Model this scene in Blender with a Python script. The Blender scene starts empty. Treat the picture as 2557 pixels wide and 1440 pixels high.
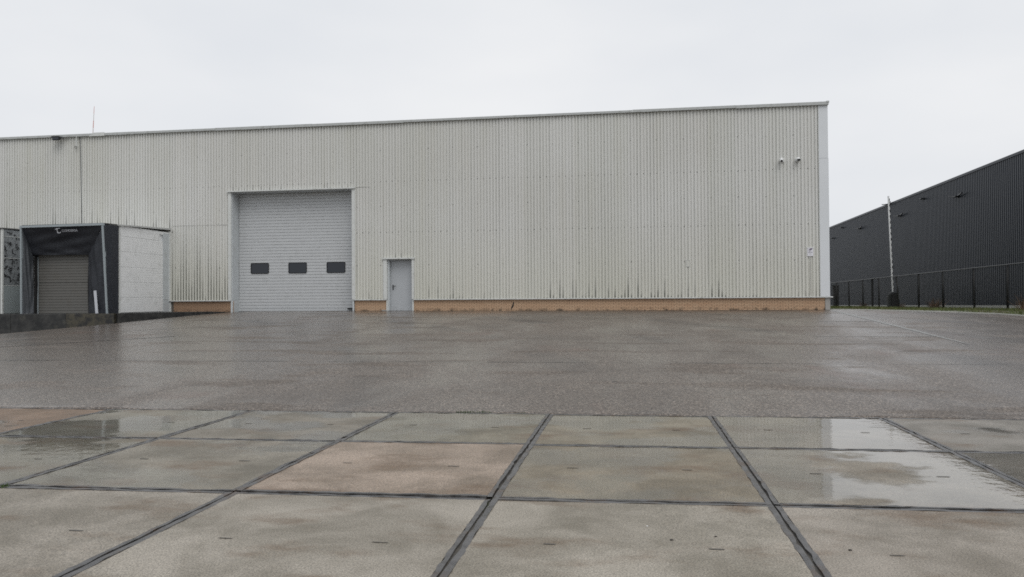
import bpy, bmesh, math, random
import numpy as np
from mathutils import Vector, Matrix
random.seed(7); rng = np.random.default_rng(7)
scene = bpy.context.scene
R = math.radians

# ------------------------------------------------------------------ camera
EYE = 1.43
right = Vector((0.9884, 0.1518, -0.0062)); fwd = Vector((-0.1520, 0.9883, 0.0140)).normalized()
right = (right - fwd * right.dot(fwd)).normalized(); up = right.cross(fwd)
cd = bpy.data.cameras.new('camera'); cam = bpy.data.objects.new('camera', cd)
scene.collection.objects.link(cam)
m = Matrix((right, up, -fwd)).transposed().to_4x4(); m.translation = (0, 0, EYE)
cam.matrix_world = m
cd.sensor_width = 36; cd.lens = 1900 / 2557 * 36; cd.clip_end = 2000; cd.clip_start = 0.05
scene.camera = cam

# ------------------------------------------------------------------ sky and sun (overcast, drizzle)
SUN_EL, SUN_AZ = R(52), R(148)        # azimuth from +Y clockwise: behind the camera, to the right
world = bpy.data.worlds.new('World'); scene.world = world; world.use_nodes = True
wn = world.node_tree; wn.nodes.clear()
def wnode(t, **k):
    n = wn.nodes.new(t)
    for a, b in k.items(): setattr(n, a, b)
    return n
w_out = wnode('ShaderNodeOutputWorld'); w_bg = wnode('ShaderNodeBackground')
w_sky = wnode('ShaderNodeTexSky', sky_type='NISHITA', sun_disc=False, sun_elevation=SUN_EL, sun_rotation=SUN_AZ,
              air_density=1.0, dust_density=6.0, ozone_density=1.0)
w_tc = wnode('ShaderNodeTexCoord')
w_map = wnode('ShaderNodeMapping'); w_map.inputs['Scale'].default_value = (1.0, 1.0, 2.6)
w_noise = wnode('ShaderNodeTexNoise'); w_noise.inputs['Scale'].default_value = 1.7
w_noise.inputs['Detail'].default_value = 4; w_noise.inputs['Roughness'].default_value = 0.5
w_ramp = wnode('ShaderNodeValToRGB')
w_ramp.color_ramp.elements[0].position = 0.28; w_ramp.color_ramp.elements[0].color = (0.715, 0.75, 0.80, 1)
w_ramp.color_ramp.elements[1].position = 0.74; w_ramp.color_ramp.elements[1].color = (0.885, 0.895, 0.91, 1)
w_gain = wnode('ShaderNodeVectorMath', operation='SCALE'); w_gain.inputs['Scale'].default_value = 10.0
w_mix = wnode('ShaderNodeMix', data_type='RGBA'); w_mix.inputs['Factor'].default_value = 0.96
wl = wn.links.new
wl(w_tc.outputs['Generated'], w_map.inputs['Vector']); wl(w_map.outputs['Vector'], w_noise.inputs['Vector'])
wl(w_noise.outputs['Fac'], w_ramp.inputs['Fac']); wl(w_ramp.outputs['Color'], w_gain.inputs[0])
wl(w_sky.outputs['Color'], w_mix.inputs[6]); wl(w_gain.outputs['Vector'], w_mix.inputs[7])
wl(w_mix.outputs[2], w_bg.inputs['Color']); w_bg.inputs['Strength'].default_value = 0.1
wl(w_bg.outputs['Background'], w_out.inputs['Surface'])

sd = bpy.data.lights.new('sun', 'SUN'); sd.energy = 1.1; sd.angle = R(40); sd.color = (1.0, 0.975, 0.94)
sun = bpy.data.objects.new('sun', sd); scene.collection.objects.link(sun)
sdir = Vector((math.sin(SUN_AZ) * math.cos(SUN_EL), math.cos(SUN_AZ) * math.cos(SUN_EL), math.sin(SUN_EL)))
sun.rotation_euler = sdir.to_track_quat('Z', 'Y').to_euler(); sun.location = (0, -10, 30)

vs = scene.view_settings
scene.display_settings.display_device = 'sRGB'
vs.view_transform = 'Standard'; vs.look = 'None'; vs.gamma = 1.0; vs.exposure = 0.0; vs.use_curve_mapping = False

# ------------------------------------------------------------------ helpers
COL = scene.collection
def setp(o, label=None, cat=None, group=None, kind=None):
    if label: o['label'] = label
    if cat: o['category'] = cat
    if group: o['group'] = group
    if kind: o['kind'] = kind
    return o
ORG = {}
def empty(name, loc):
    o = bpy.data.objects.new(name, None); COL.objects.link(o); o.location = loc; o.empty_display_size = 0.2
    ORG[o] = Vector(loc); return o
class MB:
    def __init__(s): s.v = []; s.f = []
    def add(s, vs, fs):
        n = len(s.v); s.v += [tuple(p) for p in vs]; s.f += [tuple(i + n for i in q) for q in fs]
    def box(s, x0, x1, y0, y1, z0, z1):
        s.add([(x0,y0,z0),(x1,y0,z0),(x1,y1,z0),(x0,y1,z0),(x0,y0,z1),(x1,y0,z1),(x1,y1,z1),(x0,y1,z1)],
              [(0,3,2,1),(4,5,6,7),(0,1,5,4),(1,2,6,5),(2,3,7,6),(3,0,4,7)])
        return s
    def bar(s, a, b, w, d=None, ref=(0,0,1)):
        d = d or w; a = Vector(a); b = Vector(b); t = (b - a).normalized(); r = Vector(ref)
        if abs(t.dot(r)) > .95: r = Vector((1, 0, 0))
        p = t.cross(r).normalized() * w / 2; q = t.cross(p).normalized() * d / 2
        vs = [c + i * p + j * q for c in (a, b) for i, j in ((-1,-1),(1,-1),(1,1),(-1,1))]
        s.add(vs, [(0,1,2,3),(7,6,5,4),(0,4,5,1),(1,5,6,2),(2,6,7,3),(3,7,4,0)]); return s
    def tube(s, pts, r, n=8, cap=True):
        pts = [Vector(p) for p in pts]; rr = r if isinstance(r, (list, tuple)) else [r] * len(pts)
        base = len(s.v)
        for i, p in enumerate(pts):
            t = (pts[min(i+1, len(pts)-1)] - pts[max(i-1, 0)]).normalized()
            u = t.cross(Vector((0, 0, 1)) if abs(t.z) < .9 else Vector((1, 0, 0))).normalized(); w = t.cross(u)
            for k in range(n):
                a = 2 * math.pi * k / n; s.v.append(tuple(p + (u * math.cos(a) + w * math.sin(a)) * rr[i]))
        for i in range(len(pts) - 1):
            for k in range(n):
                a = base + i*n + k; b = base + i*n + (k+1) % n; s.f.append((a, b, b + n, a + n))
        if cap:
            s.f.append(tuple(base + k for k in range(n - 1, -1, -1))); e = base + (len(pts)-1)*n
            s.f.append(tuple(e + k for k in range(n)))
        return s
    def prism(s, poly, y0, y1):
        """polygon in x,z extruded along y"""
        n = len(poly)
        s.add([(x, y0, z) for x, z in poly] + [(x, y1, z) for x, z in poly],
              [tuple(range(n)), tuple(range(2*n-1, n-1, -1))] + [(i, i+n, (i+1) % n + n, (i+1) % n) for i in range(n)])
        return s
    def build(s, name, mat, parent=None, smooth=False, org=None, bevel=0):
        o_ = ORG[parent] if parent else Vector(org if org else (0, 0, 0))
        me = bpy.data.meshes.new(name)
        me.from_pydata([(x - o_.x, y - o_.y, z - o_.z) for x, y, z in s.v], [], s.f)
        bm = bmesh.new(); bm.from_mesh(me); bmesh.ops.recalc_face_normals(bm, faces=bm.faces)
        if bevel: bmesh.ops.bevel(bm, geom=bm.edges[:], offset=bevel, segments=2, affect='EDGES', profile=.5)
        bm.to_mesh(me); bm.free()
        if smooth: me.shade_smooth()
        me.materials.append(mat)
        o = bpy.data.objects.new(name, me); COL.objects.link(o)
        if parent: o.parent = parent; ORG[o] = ORG[parent]
        else: o.location = o_; ORG[o] = o_
        return o

class NT:
    """tiny node-graph writer"""
    def __init__(s, name):
        s.m = bpy.data.materials.new(name); s.m.use_nodes = True; s.t = s.m.node_tree; s.t.nodes.clear()
        s.out = s.t.nodes.new('ShaderNodeOutputMaterial'); s._pos = None
    def put(s, sock, v):
        if isinstance(v, bpy.types.NodeSocket): s.t.links.new(v, sock)
        elif v is not None: sock.default_value = v
    def node(s, typ, ins=None, out=0, **at):
        n = s.t.nodes.new(typ)
        for k, v in at.items(): setattr(n, k, v)
        for k, v in (ins or {}).items(): s.put(n.inputs[k], v)
        return n.outputs[out]
    def math(s, op, a, b=None, c=None, clamp=False):
        return s.node('ShaderNodeMath', {0: a, 1: b, 2: c}, operation=op, use_clamp=clamp)
    def mul(s, a, b): return s.math('MULTIPLY', a, b)
    def addm(s, a, b): return s.math('ADD', a, b)
    def sub(s, a, b): return s.math('SUBTRACT', a, b)
    def smooth(s, x, a, b):
        return s.node('ShaderNodeMapRange', {0: x, 1: a, 2: b, 3: 0.0, 4: 1.0}, interpolation_type='SMOOTHSTEP')
    def lin(s, x, a, b, c, d):
        return s.node('ShaderNodeMapRange', {0: x, 1: a, 2: b, 3: c, 4: d})
    def mix(s, f, a, b, mode='MIX'):
        c = lambda v: (*v, 1) if isinstance(v, tuple) and len(v) == 3 else v
        return s.node('ShaderNodeMix', {0: f, 6: c(a), 7: c(b)}, out=2, data_type='RGBA', blend_type=mode)
    def pos(s):
        if s._pos is None: s._pos = s.node('ShaderNodeNewGeometry')
        return s._pos
    def xyz(s):
        n = s.t.nodes.new('ShaderNodeSeparateXYZ'); s.t.links.new(s.pos(), n.inputs[0]); return n.outputs
    def scaled(s, sc, rot=(0, 0, 0), loc=(0, 0, 0)):
        return s.node('ShaderNodeMapping', {'Vector': s.pos(), 'Scale': sc, 'Rotation': rot, 'Location': loc})
    def noise(s, scale, detail=3, rough=.5, vec=None, out=0, dist=0):
        return s.node('ShaderNodeTexNoise', {'Vector': vec or s.pos(), 'Scale': scale, 'Detail': detail, 'Roughness': rough, 'Distortion': dist}, out=out)
    def voro(s, scale, vec=None, out=0, **k):
        return s.node('ShaderNodeTexVoronoi', {'Vector': vec or s.pos(), 'Scale': scale}, out=out, **k)
    def bump(s, h, strength=.2, dist=.01, n=None):
        return s.node('ShaderNodeBump', {'Height': h, 'Strength': strength, 'Distance': dist, 'Normal': n})
    def bsdf(s, **ins):
        n = s.t.nodes.new('ShaderNodeBsdfPrincipled')
        for k, v in ins.items():
            k = k.replace('_', ' ')
            if isinstance(v, tuple) and len(v) == 3: v = (*v, 1)
            s.put(n.inputs[k], v)
        s.t.links.new(n.outputs[0], s.out.inputs[0]); return s.m

def plain(name, col, rough=.5, var=.15, scale=6, metallic=0, bump=0, spec=.5, dirt=None):
    t = NT(name); n = t.noise(scale, 5, .6)
    c = t.mix(n, tuple(x * (1 - var) for x in col), tuple(x * (1 + var) for x in col))
    if dirt:
        f = t.smooth(t.noise(dirt[1], 6, .65), .5, .75); c = t.mix(t.mul(f, dirt[2]), c, dirt[0])
    k = dict(Base_Color=c, Roughness=t.lin(n, 0, 1, rough * .85, rough * 1.15), Metallic=metallic, Specular_IOR_Level=spec)
    if bump: k['Normal'] = t.bump(t.noise(scale * 8, 4), bump, .01)
    return t.bsdf(**k)

# ------------------------------------------------------------------ materials
PITCH = 0.135
def streak(t, X, Z, zb, hmax, seed, x0=None, x1=None, power=3.0):
    """runs of grime that start at height zb and climb a random way up each rib valley"""
    u = t.math('DIVIDE', X, PITCH); rib = t.math('FLOOR', u); ph = t.math('FRACT', u)
    w = t.node('ShaderNodeTexWhiteNoise', {'W': t.addm(rib, seed)}, noise_dimensions='1D')
    h = t.addm(t.mul(t.math('POWER', w, power), hmax), .05)
    wob = t.noise(3.0, 3, .6, vec=t.scaled((9, 9, 1.6)))
    tt = t.addm(t.math('DIVIDE', t.sub(Z, zb), h), t.mul(t.sub(wob, .5), .9))
    mk = t.sub(1.0, t.smooth(tt, -.15, 1.05))
    gate = t.mul(t.smooth(ph, .40, .60), t.sub(1.0, t.smooth(ph, .82, 1.0)))
    mk = t.mul(t.mul(mk, gate), t.math('GREATER_THAN', Z, zb - .06))
    if x0 is not None:
        mk = t.mul(mk, t.mul(t.math('GREATER_THAN', X, x0), t.math('LESS_THAN', X, x1)))
    return mk
def cladding_mat():
    t = NT('weathered_cladding'); X, Y, Z = t.xyz()
    big = t.noise(.22, 3, .5); ver = t.noise(1.0, 4, .6, vec=t.scaled((2.2, 2.2, .14)))
    c = t.mix(t.smooth(big, .35, .65), (.592, .590, .566), (.625, .626, .608))
    c = t.mix(t.mul(t.smooth(ver, .45, .75), .22), c, (.52, .505, .43))
    # greenish-yellow film, patchy, mostly on the lower part of the sheets
    low = t.math('MULTIPLY', t.smooth(t.addm(Z, t.mul(ver, 2.5)), 6.4, 2.6), .40)
    c = t.mix(low, c, (.58, .57, .47))
    u = t.math('DIVIDE', X, PITCH); rib = t.math('FLOOR', u); ph = t.math('FRACT', u)
    w2 = t.node('ShaderNodeTexWhiteNoise', {'W': rib}, noise_dimensions='1D')
    val = t.mul(t.smooth(ph, .42, .58), t.sub(1., t.smooth(ph, .86, 1.)))
    fine = t.noise(1.0, 5, .7, vec=t.scaled((14, 14, .5)))
    c = t.mix(t.mul(t.mul(val, t.lin(w2, 0, 1, .0, .42)), t.lin(fine, .3, .7, .4, 1.)), c, (.36, .37, .345))
    rnd = t.node('ShaderNodeObjectInfo', out=5)
    c = t.mix(1.0, c, t.node('ShaderNodeCombineColor', {0: t.lin(rnd, 0, 1, .975, 1.02), 1: t.lin(rnd, 0, 1, .98, 1.02), 2: t.lin(rnd, 0, 1, .965, 1.02)}), 'MULTIPLY')
    dk = (.055, .06, .045)
    patch = t.smooth(t.noise(.35, 3, .5), .36, .62)
    s1 = t.mul(streak(t, X, Z, 1.46, 1.3, 3.7, power=4.5), t.lin(patch, 0, 1, .05, 1.0))
    s2 = streak(t, X, Z, 4.60, 1.5, 11.3, -30., -20.55, 2.2)
    s3 = t.mul(streak(t, X, Z, 3.24, .3, 5.1, -10.6, -9.2, 3), .7)
    s4 = streak(t, X, Z, 6.36, .35, 8.8, -17.8, -11.9, 4)
    s5 = t.mul(t.mul(streak(t, X, Z, 1.5, 3.6, 17.9, None, None, 7.0), t.smooth(Z, 1.5, 3.0)), .32)
    s6 = t.mul(streak(t, X, Z, 1.46, 4.0, 23.2, -20.6, -17.7, 1.0), .8)
    mk = s1
    for q in (t.mul(s2, .85), s3, t.mul(s4, .6), s5, s6): mk = t.math('MAXIMUM', mk, q)
    spots = t.mul(t.smooth(t.noise(18, 3, .6), .70, .76), t.smooth(Z, 2.1, 1.5))
    mk = t.math('MAXIMUM', mk, spots)
    c = t.mix(t.mul(mk, .85), c, dk)
    return t.bsdf(Base_Color=c, Roughness=.42, Specular_IOR_Level=.35)
M = {}
M['clad'] = cladding_mat()
M['trim'] = plain('white_trim', (.60, .615, .60), .4, .06, 3, dirt=((.25, .25, .2), 7, .5))
M['sill'] = plain('grey_sill', (.50, .51, .50), .4, .1, 5, dirt=((.08, .08, .06), 9, .7))
M['flash'] = plain('grey_flashing', (.43, .445, .44), .4, .1, 2, dirt=((.12, .12, .09), 5, .6))
M['corner'] = plain('blue_grey_corner_panel', (.66, .685, .71), .35, .05, .8)
M['reveal'] = plain('pale_reveal', (.52, .55, .565), .4, .06, 2, dirt=((.3, .3, .27), 3, .4))
M['dslat'] = plain('grey_door_slat', (.50, .515, .525), .35, .05, 2.5, dirt=((.30, .31, .31), 4, .3))
def pdoor():
    t = NT('grey_blue_steel_door'); X, Y, Z = t.xyz()
    n = t.noise(4, 5, .6); c = t.mix(n, (.39, .41, .43), (.45, .47, .49))
    d = t.mul(t.smooth(t.noise(9, 5, .65), .5, .72), t.smooth(Z, 1.5, .98))
    c = t.mix(t.mul(d, .7), c, (.16, .16, .15))
    return t.bsdf(Base_Color=c, Roughness=.4)
M['pdoor'] = pdoor()
M['black'] = plain('black_plastic', (.012, .013, .015), .4, .2)
M['rubber'] = plain('black_rubber', (.015, .015, .016), .7, .3)
M['glass'] = plain('dark_window_pane', (.016, .020, .028), .08, .1)
M['screw'] = plain('dull_screw_head', (.085, .085, .08), .5, .3)
M['inner'] = plain('inner_wall_panel', (.16, .16, .155), .6)
def brickmat():
    t = NT('yellow_orange_brick'); rnd = t.node('ShaderNodeObjectInfo', out=5)
    n = t.noise(22, 5, .6); cell = t.voro(1.0, vec=t.scaled((4.65, .1, 16.5)), out=1)
    c = t.mix(n, (.42, .265, .165), (.60, .41, .265))
    c = t.mix(t.lin(rnd, 0, 1, 0, .45), c, (.47, .28, .17))
    c = t.mix(t.mul(t.node('ShaderNodeSeparateColor', {0: cell}), .4), c, (.58, .42, .28))
    X, Y, Z = t.xyz()
    d = t.mul(t.smooth(t.noise(3, 6, .7), .45, .65), t.smooth(Z, 1.12, .93))
    c = t.mix(t.mul(d, .9), c, (.035, .033, .025))
    le = t.mul(t.smooth(X, -17.0, -18.2), .55)                 # the dirtier brick beside the docks
    c = t.mix(le, c, (.20, .115, .075))
    return t.bsdf(Base_Color=c, Roughness=.6, Specular_IOR_Level=.35, Normal=t.bump(n, .3, .004))
M['brick'] = brickmat()
M['mortar'] = plain('dark_mortar', (.10, .085, .07), .8, .3, 15)
M['conc'] = plain('grey_concrete', (.34, .33, .31), .7, .2, 5, bump=.2, dirt=((.1, .1, .08), 3, .6))
M['fabric'] = (lambda t: t.bsdf(Base_Color=t.mix(t.smooth(t.noise(26, 4, .7), .4, .75), (.011, .013, .019), (.046, .052, .064)), Roughness=.55,
               Normal=t.bump(t.addm(t.noise(3, 3), t.mul(t.noise(40, 2), .2)), .5, .03)))(NT('dark_shelter_fabric'))
M['fabric2'] = (lambda t: t.bsdf(Base_Color=t.mix(t.smooth(t.noise(26, 4, .7), .4, .75), (.05, .056, .064), (.10, .107, .118)), Roughness=.45,
               Normal=t.bump(t.addm(t.noise(3, 3), t.mul(t.noise(40, 2), .2)), .5, .03)))(NT('worn_grey_fabric'))
M['alu'] = plain('dull_aluminium', (.30, .34, .36), .4, .1, 4)
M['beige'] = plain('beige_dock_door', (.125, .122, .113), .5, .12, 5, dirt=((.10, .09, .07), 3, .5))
M['siding'] = plain('white_siding', (.79, .80, .80), .4, .05, 2, dirt=((.42, .43, .41), 3, .4))
M['torn'] = (lambda t: t.bsdf(Base_Color=t.mix(t.smooth(t.noise(5.5, 7, .7), .5, .58), t.mix(t.noise(12, 6, .7), (.13, .145, .155), (.38, .40, .41)), (.018, .018, .02)), Roughness=.6,
               Normal=t.bump(t.noise(9, 6, .7), .6, .03)))(NT('torn_foam_board'))
M['plaing'] = plain('grey_green_panel', (.33, .37, .375), .4, .05, 2)
M['white'] = plain('white_plastic', (.72, .73, .73), .4, .05)
M['signw'] = plain('white_sign_plate', (.70, .70, .74), .4, .03)
M['ink'] = plain('purple_grey_ink', (.19, .165, .22), .6, .1)
M['logo'] = plain('white_print', (.52, .54, .58), .6, .1)
def darkclad():
    t = NT('black_cladding'); n = t.noise(1.0, 4, .6, vec=t.scaled((1, 3, .3)))
    return t.bsdf(Base_Color=t.mix(n, (.009, .0135, .022), (.014, .020, .031)), Roughness=.40, Specular_IOR_Level=.38)
M['dark'] = darkclad()
M['post'] = plain('black_fence_steel', (.003, .0032, .0035), .6, .2)
M['rail'] = plain('wet_fence_rail', (.03, .033, .037), .35, .2)
M['wire'] = plain('dark_green_wire', (.02, .023, .022), .5, .2)
def retain():
    t = NT('stained_dark_concrete'); X, Y, Z = t.xyz()
    c = t.mix(t.smooth(t.noise(2.2, 7, .65), .35, .7), (.007, .0075, .008), (.042, .042, .039))
    pal = t.mul(t.smooth(t.noise(1.1, 6, .7), .56, .70), .5); c = t.mix(pal, c, (.085, .08, .055))
    return t.bsdf(Base_Color=c, Roughness=.45, Normal=t.bump(t.noise(12, 6, .65), .5, .02))
M['retain'] = retain()
M['retain2'] = (lambda t: t.bsdf(Base_Color=t.mix(t.smooth(t.noise(3.2, 7, .7), .38, .62), (.014, .014, .014), (.066, .059, .040)), Roughness=.5,
                Normal=t.bump(t.noise(12, 6, .65), .5, .02)))(NT('lichen_stained_concrete'))

def asphalt():
    t = NT('wet_asphalt'); X, Y, Z = t.xyz()
    st = t.voro(60, out=1); stv = t.node('ShaderNodeSeparateColor', {0: st})
    d = t.voro(60); fine = t.noise(140, 3, .7); mid = t.noise(26, 4, .7); big = t.noise(.35, 5, .6)
    c = t.mix(t.math('POWER', stv, 3.0), (.053, .040, .031), (.37, .312, .258))
    c = t.mix(t.mul(t.smooth(mid, .35, .75), .6), c, (.087, .067, .052))
    c = t.mix(t.mul(t.smooth(big, .42, .7), .45), c, (.062, .050, .040))
    red = t.mul(t.smooth(t.noise(.5, 4, .6, vec=t.scaled((1, .6, 0), loc=(3.2, 1.1, 0))), .58, .72), .4)
    c = t.mix(red, c, (.12, .062, .042))
    trk = t.node('ShaderNodeTexWave', {'Vector': t.scaled((1, 1, 0), loc=(34, -2, 0)), 'Scale': .085, 'Distortion': 1.2, 'Detail': 3.0, 'Detail Scale': .4}, out=1, wave_type='RINGS', rings_direction='Z')
    trm = t.mul(t.smooth(trk, .80, .97), t.smooth(t.noise(.25, 4, .6), .45, .65))
    c = t.mix(t.mul(trm, .45), c, (.026, .023, .021))
    spot = t.mul(t.smooth(t.noise(1.3, 6, .7), .66, .74), .6); c = t.mix(spot, c, (.022, .020, .018))
    # film of water: long shallow streaks that follow the fall of the yard
    film = t.noise(.42, 6, .66, vec=t.scaled((1.0, .40, 0), rot=(0, 0, .45)), dist=.3)
    f = t.smooth(t.addm(film, t.addm(t.mul(t.smooth(X, -3., -12.), .20), t.mul(t.smooth(X, 3., 9.), .10))), .42, .66)
    low = t.noise(.9, 5, .6, vec=t.scaled((.35, 1.1, 0), rot=(0, 0, .3)))
    dry = t.smooth(low, .53, .64)
    rough = t.addm(t.lin(f, 0, 1, .42, .28), t.mul(dry, .12))
    h = t.addm(t.mul(t.sub(1., d), .7), t.mul(fine, .3))
    return t.bsdf(Base_Color=c, Roughness=rough, Specular_IOR_Level=t.sub(.5, t.mul(dry, .15)), Normal=t.bump(h, t.lin(f, 0, 1, .42, .24), .010),
                  Coat_Weight=t.mul(t.lin(f, 0, 1, .05, .50), t.sub(1., t.mul(dry, .95))), Coat_Roughness=t.lin(f, 0, 1, .40, .24), Coat_IOR=1.4,
                  Coat_Normal=t.bump(t.addm(mid, t.mul(fine, .5)), .05, .01))
M['asphalt'] = asphalt()
M['seal_shade'] = plain('joint_seal_and_contact_shade', (.035, .034, .033), .35, .3, 20)  # real joint seals, and the painted contact shadow at the wall foot
M['strip'] = plain('pale_concrete_strip', (.215, .215, .205), .42, .25, 6, bump=.2)
M['kerb'] = plain('pale_kerb', (.40, .40, .37), .5, .15, 4)

def slabmat():
    t = NT('wet_concrete_slab'); info = t.t.nodes.new('ShaderNodeObjectInfo')
    X, Y, Z = t.xyz(); tint = info.outputs['Color']; wet = info.outputs['Alpha']
    grit = t.noise(95, 4, .8); g2 = t.noise(55, 4, .7); stain = t.noise(1.4, 6, .62, dist=.4); big = t.noise(.55, 3, .5)
    rust = t.smooth(t.noise(1.05, 5, .6, vec=t.scaled((1, 1.8, 1), loc=(4.3, 2.2, 0))), .50, .70)
    c = t.mix(1.0, tint, t.mix(t.smooth(stain, .3, .72), (1.22, 1.21, 1.19), (.62, .60, .54)), 'MULTIPLY')
    c = t.mix(t.mul(rust, .72), c, (.120, .074, .038))
    e2 = t.mul(t.smooth(t.addm(t.sub(Y, t.mul(X, .033)), t.mul(t.noise(4.5, 5, .65), .45)), 5.86, 5.60), t.mul(t.smooth(X, -1.2, -2.5), t.math('GREATER_THAN', t.sub(Y, t.mul(X, .033)), 5.43)))
    e2 = t.mul(e2, t.math('GREATER_THAN', X, -2.93))
    c = t.mix(t.mul(e2, .8), c, (.10, .055, .026))
    c = t.mix(1.0, c, t.mix(t.smooth(grit, .28, .72), (.42, .42, .42), (1.58, 1.57, 1.55)), 'MULTIPLY')
    c = t.mix(t.mul(t.smooth(t.voro(16, out=0), .10, .04), t.mul(t.smooth(t.noise(1.7, 2), .55, .7), .6)), c, (.04, .04, .035))
    # puddles: shallow hollows where the water stands
    hol = t.noise(.62, 5, .56, vec=t.scaled((1.0, 1.35, 0), loc=(.7, 3.1, 0)))
    p = t.smooth(t.addm(t.mul(t.sub(hol, .5), 1.25), t.mul(t.sub(wet, .5), .62)), .0, .12)
    c = t.mix(1.0, c, t.mix(p, (1, 1, 1), (.80, .81, .78)), 'MULTIPLY')
    rough = t.lin(p, 0, 1, .42, .035)
    cn = t.bump(t.addm(t.mul(grit, .5), t.mul(g2, .6)), t.lin(p, 0, 1, .5, 0.0), .008)
    rip = t.addm(t.mul(t.noise(7, 2, .5), 1.0), t.mul(t.noise(24, 2), .3))
    cn = t.bump(rip, t.lin(p, 0, 1, 0., .022), .05, cn)
    film = t.lin(p, 0, 1, .25, .95)
    return t.bsdf(Base_Color=c, Roughness=.55, Specular_IOR_Level=.3, Coat_Weight=film, Coat_Roughness=rough, Coat_IOR=1.5,
                  Normal=t.bump(t.addm(t.mul(grit, .5), t.mul(g2, .6)), .5, .006), Coat_Normal=cn)
M['slab'] = slabmat()
def steel():
    t = NT('wet_rusty_edge_steel'); n = t.noise(7, 6, .65)
    c = t.mix(t.smooth(n, .35, .65), (.034, .033, .033), (.105, .102, .100))
    c = t.mix(t.mul(t.smooth(t.noise(3, 6, .7), .52, .64), .75), c, (.075, .048, .030))
    return t.bsdf(Base_Color=c, Roughness=t.lin(n, .3, .7, .22, .5), Specular_IOR_Level=.5, Normal=t.bump(t.noise(30, 5), .35, .01))
M['steel'] = steel()
M['bed'] = plain('wet_joint_dirt', (.046, .039, .028), .5, .7, 9, bump=.4)
M['slot'] = plain('dark_slot', (.095, .088, .078), .4, .3, 20)
def grassmat(name, a, b, c3):
    t = NT(name); n = t.noise(1.6, 4, .6); rnd = t.noise(30, 2)
    c = t.mix(t.smooth(n, .35, .65), a, b); c = t.mix(t.mul(t.smooth(rnd, .5, .8), .6), c, c3)
    return t.bsdf(Base_Color=c, Roughness=.6, Specular_IOR_Level=.3)
M['grass'] = grassmat('wet_grass', (.085, .125, .035), (.12, .12, .05), (.15, .13, .07))
M['soil'] = grassmat('grassy_soil', (.075, .085, .035), (.095, .085, .05), (.12, .105, .06))
M['weed'] = grassmat('joint_weed', (.06, .10, .025), (.04, .06, .02), (.10, .10, .04))
M['dry'] = grassmat('dry_stalk', (.13, .075, .045), (.10, .07, .045), (.17, .11, .07))
M['bark'] = plain('wet_dark_debris', (.02, .016, .012), .5, .3, 30)

# ------------------------------------------------------------------ ground
def lerp_tab(x, tab):
    if x <= tab[0][0]: return tab[0][1]
    for (a, p), (b, q) in zip(tab, tab[1:]):
        if x <= b:
            s = (x - a) / (b - a); s = s * s * (3 - 2 * s) * .35 + s * .65
            return p + (q - p) * s
    return tab[-1][1]
KT = [(-29, 1.27), (-27, 1.24), (-25.3, 1.13), (-22, .60), (-20.2, .27), (-18.4, .07), (-16.5, 0.0)]
SLOPE = .93 / 22.53
def yard(x, y):
    yb = 9.47 + .033 * max(-15, min(15, x))
    b = max(0.0, min(y, 32.0) - yb) * SLOPE
    z = b * (1 - lerp_tab(x, KT))
    if y > 32: z -= .0065 * (y - 32)
    if x > 8 and y > 15: z -= .012 * min(x - 8, 20) * min(1, (y - 15) / 12)
    return z
# far terrain sheet, below everything
mb = MB(); xs = [-300, -120, -60] + list(np.arange(-45, 46, 3.)) + [60, 120, 300]
ys = [-300, -100, -40, -12] + list(np.arange(-3, 120, 3.)) + [160, 300]
for y in ys:
    for x in xs: mb.v.append((x, y, yard(max(-45, min(45, x)), max(-20, min(120, y))) - .22))
n = len(xs)
for j in range(len(ys) - 1):
    for i in range(n - 1): a = j * n + i; mb.f.append((a, a + 1, a + n + 1, a + n))
setp(mb.build('ground', M['soil'], smooth=True), kind='structure')

# asphalt yard
EDGE = [(14.6, 9.0), (14.5, 20.0), (14.2, 26.5), (13.75, 28.6), (13.2, 30.0), (12.2, 30.9), (10.6, 31.6), (9.2, 32.0), (7.95, 32.35)]
def xedge(y):
    for (a, p), (b, q) in zip(EDGE, EDGE[1:]):
        if y <= q: return a + (b - a) * (y - p) / (q - p)
    return 7.95
crumb = np.interp(np.arange(561), np.arange(0, 567, 6), rng.normal(0, .035, 95))
mb = MB(); nx = 560; rows = [0, .03, .08, .2, .4, .7] + list(np.linspace(1.1, 23.3, 60))
for j, r in enumerate(rows):
    for i in range(nx + 1):
        u = i / nx; x = -42 + u * 56.6
        y = 9.47 + .033 * max(-15, min(15, x)) + r
        if y > 26: x = min(x, xedge(y)) if x > 7.95 else x
        z = yard(x, y) + .008
        if j == 0: y += crumb[i] + random.uniform(-.02, .02); z = -.03
        if j == 1: y += crumb[i] * .8 + random.uniform(-.025, .01); z = .001 + random.uniform(-.004, .004)
        if j == 2: z -= .002
        mb.v.append((x, y, z))
n = nx + 1
for j in range(len(rows) - 1):
    for i in range(nx): a = j * n + i; mb.f.append((a, a + 1, a + n + 1, a + n))
asph = setp(mb.build('asphalt_yard', M['asphalt'], smooth=True), kind='structure')
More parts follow.
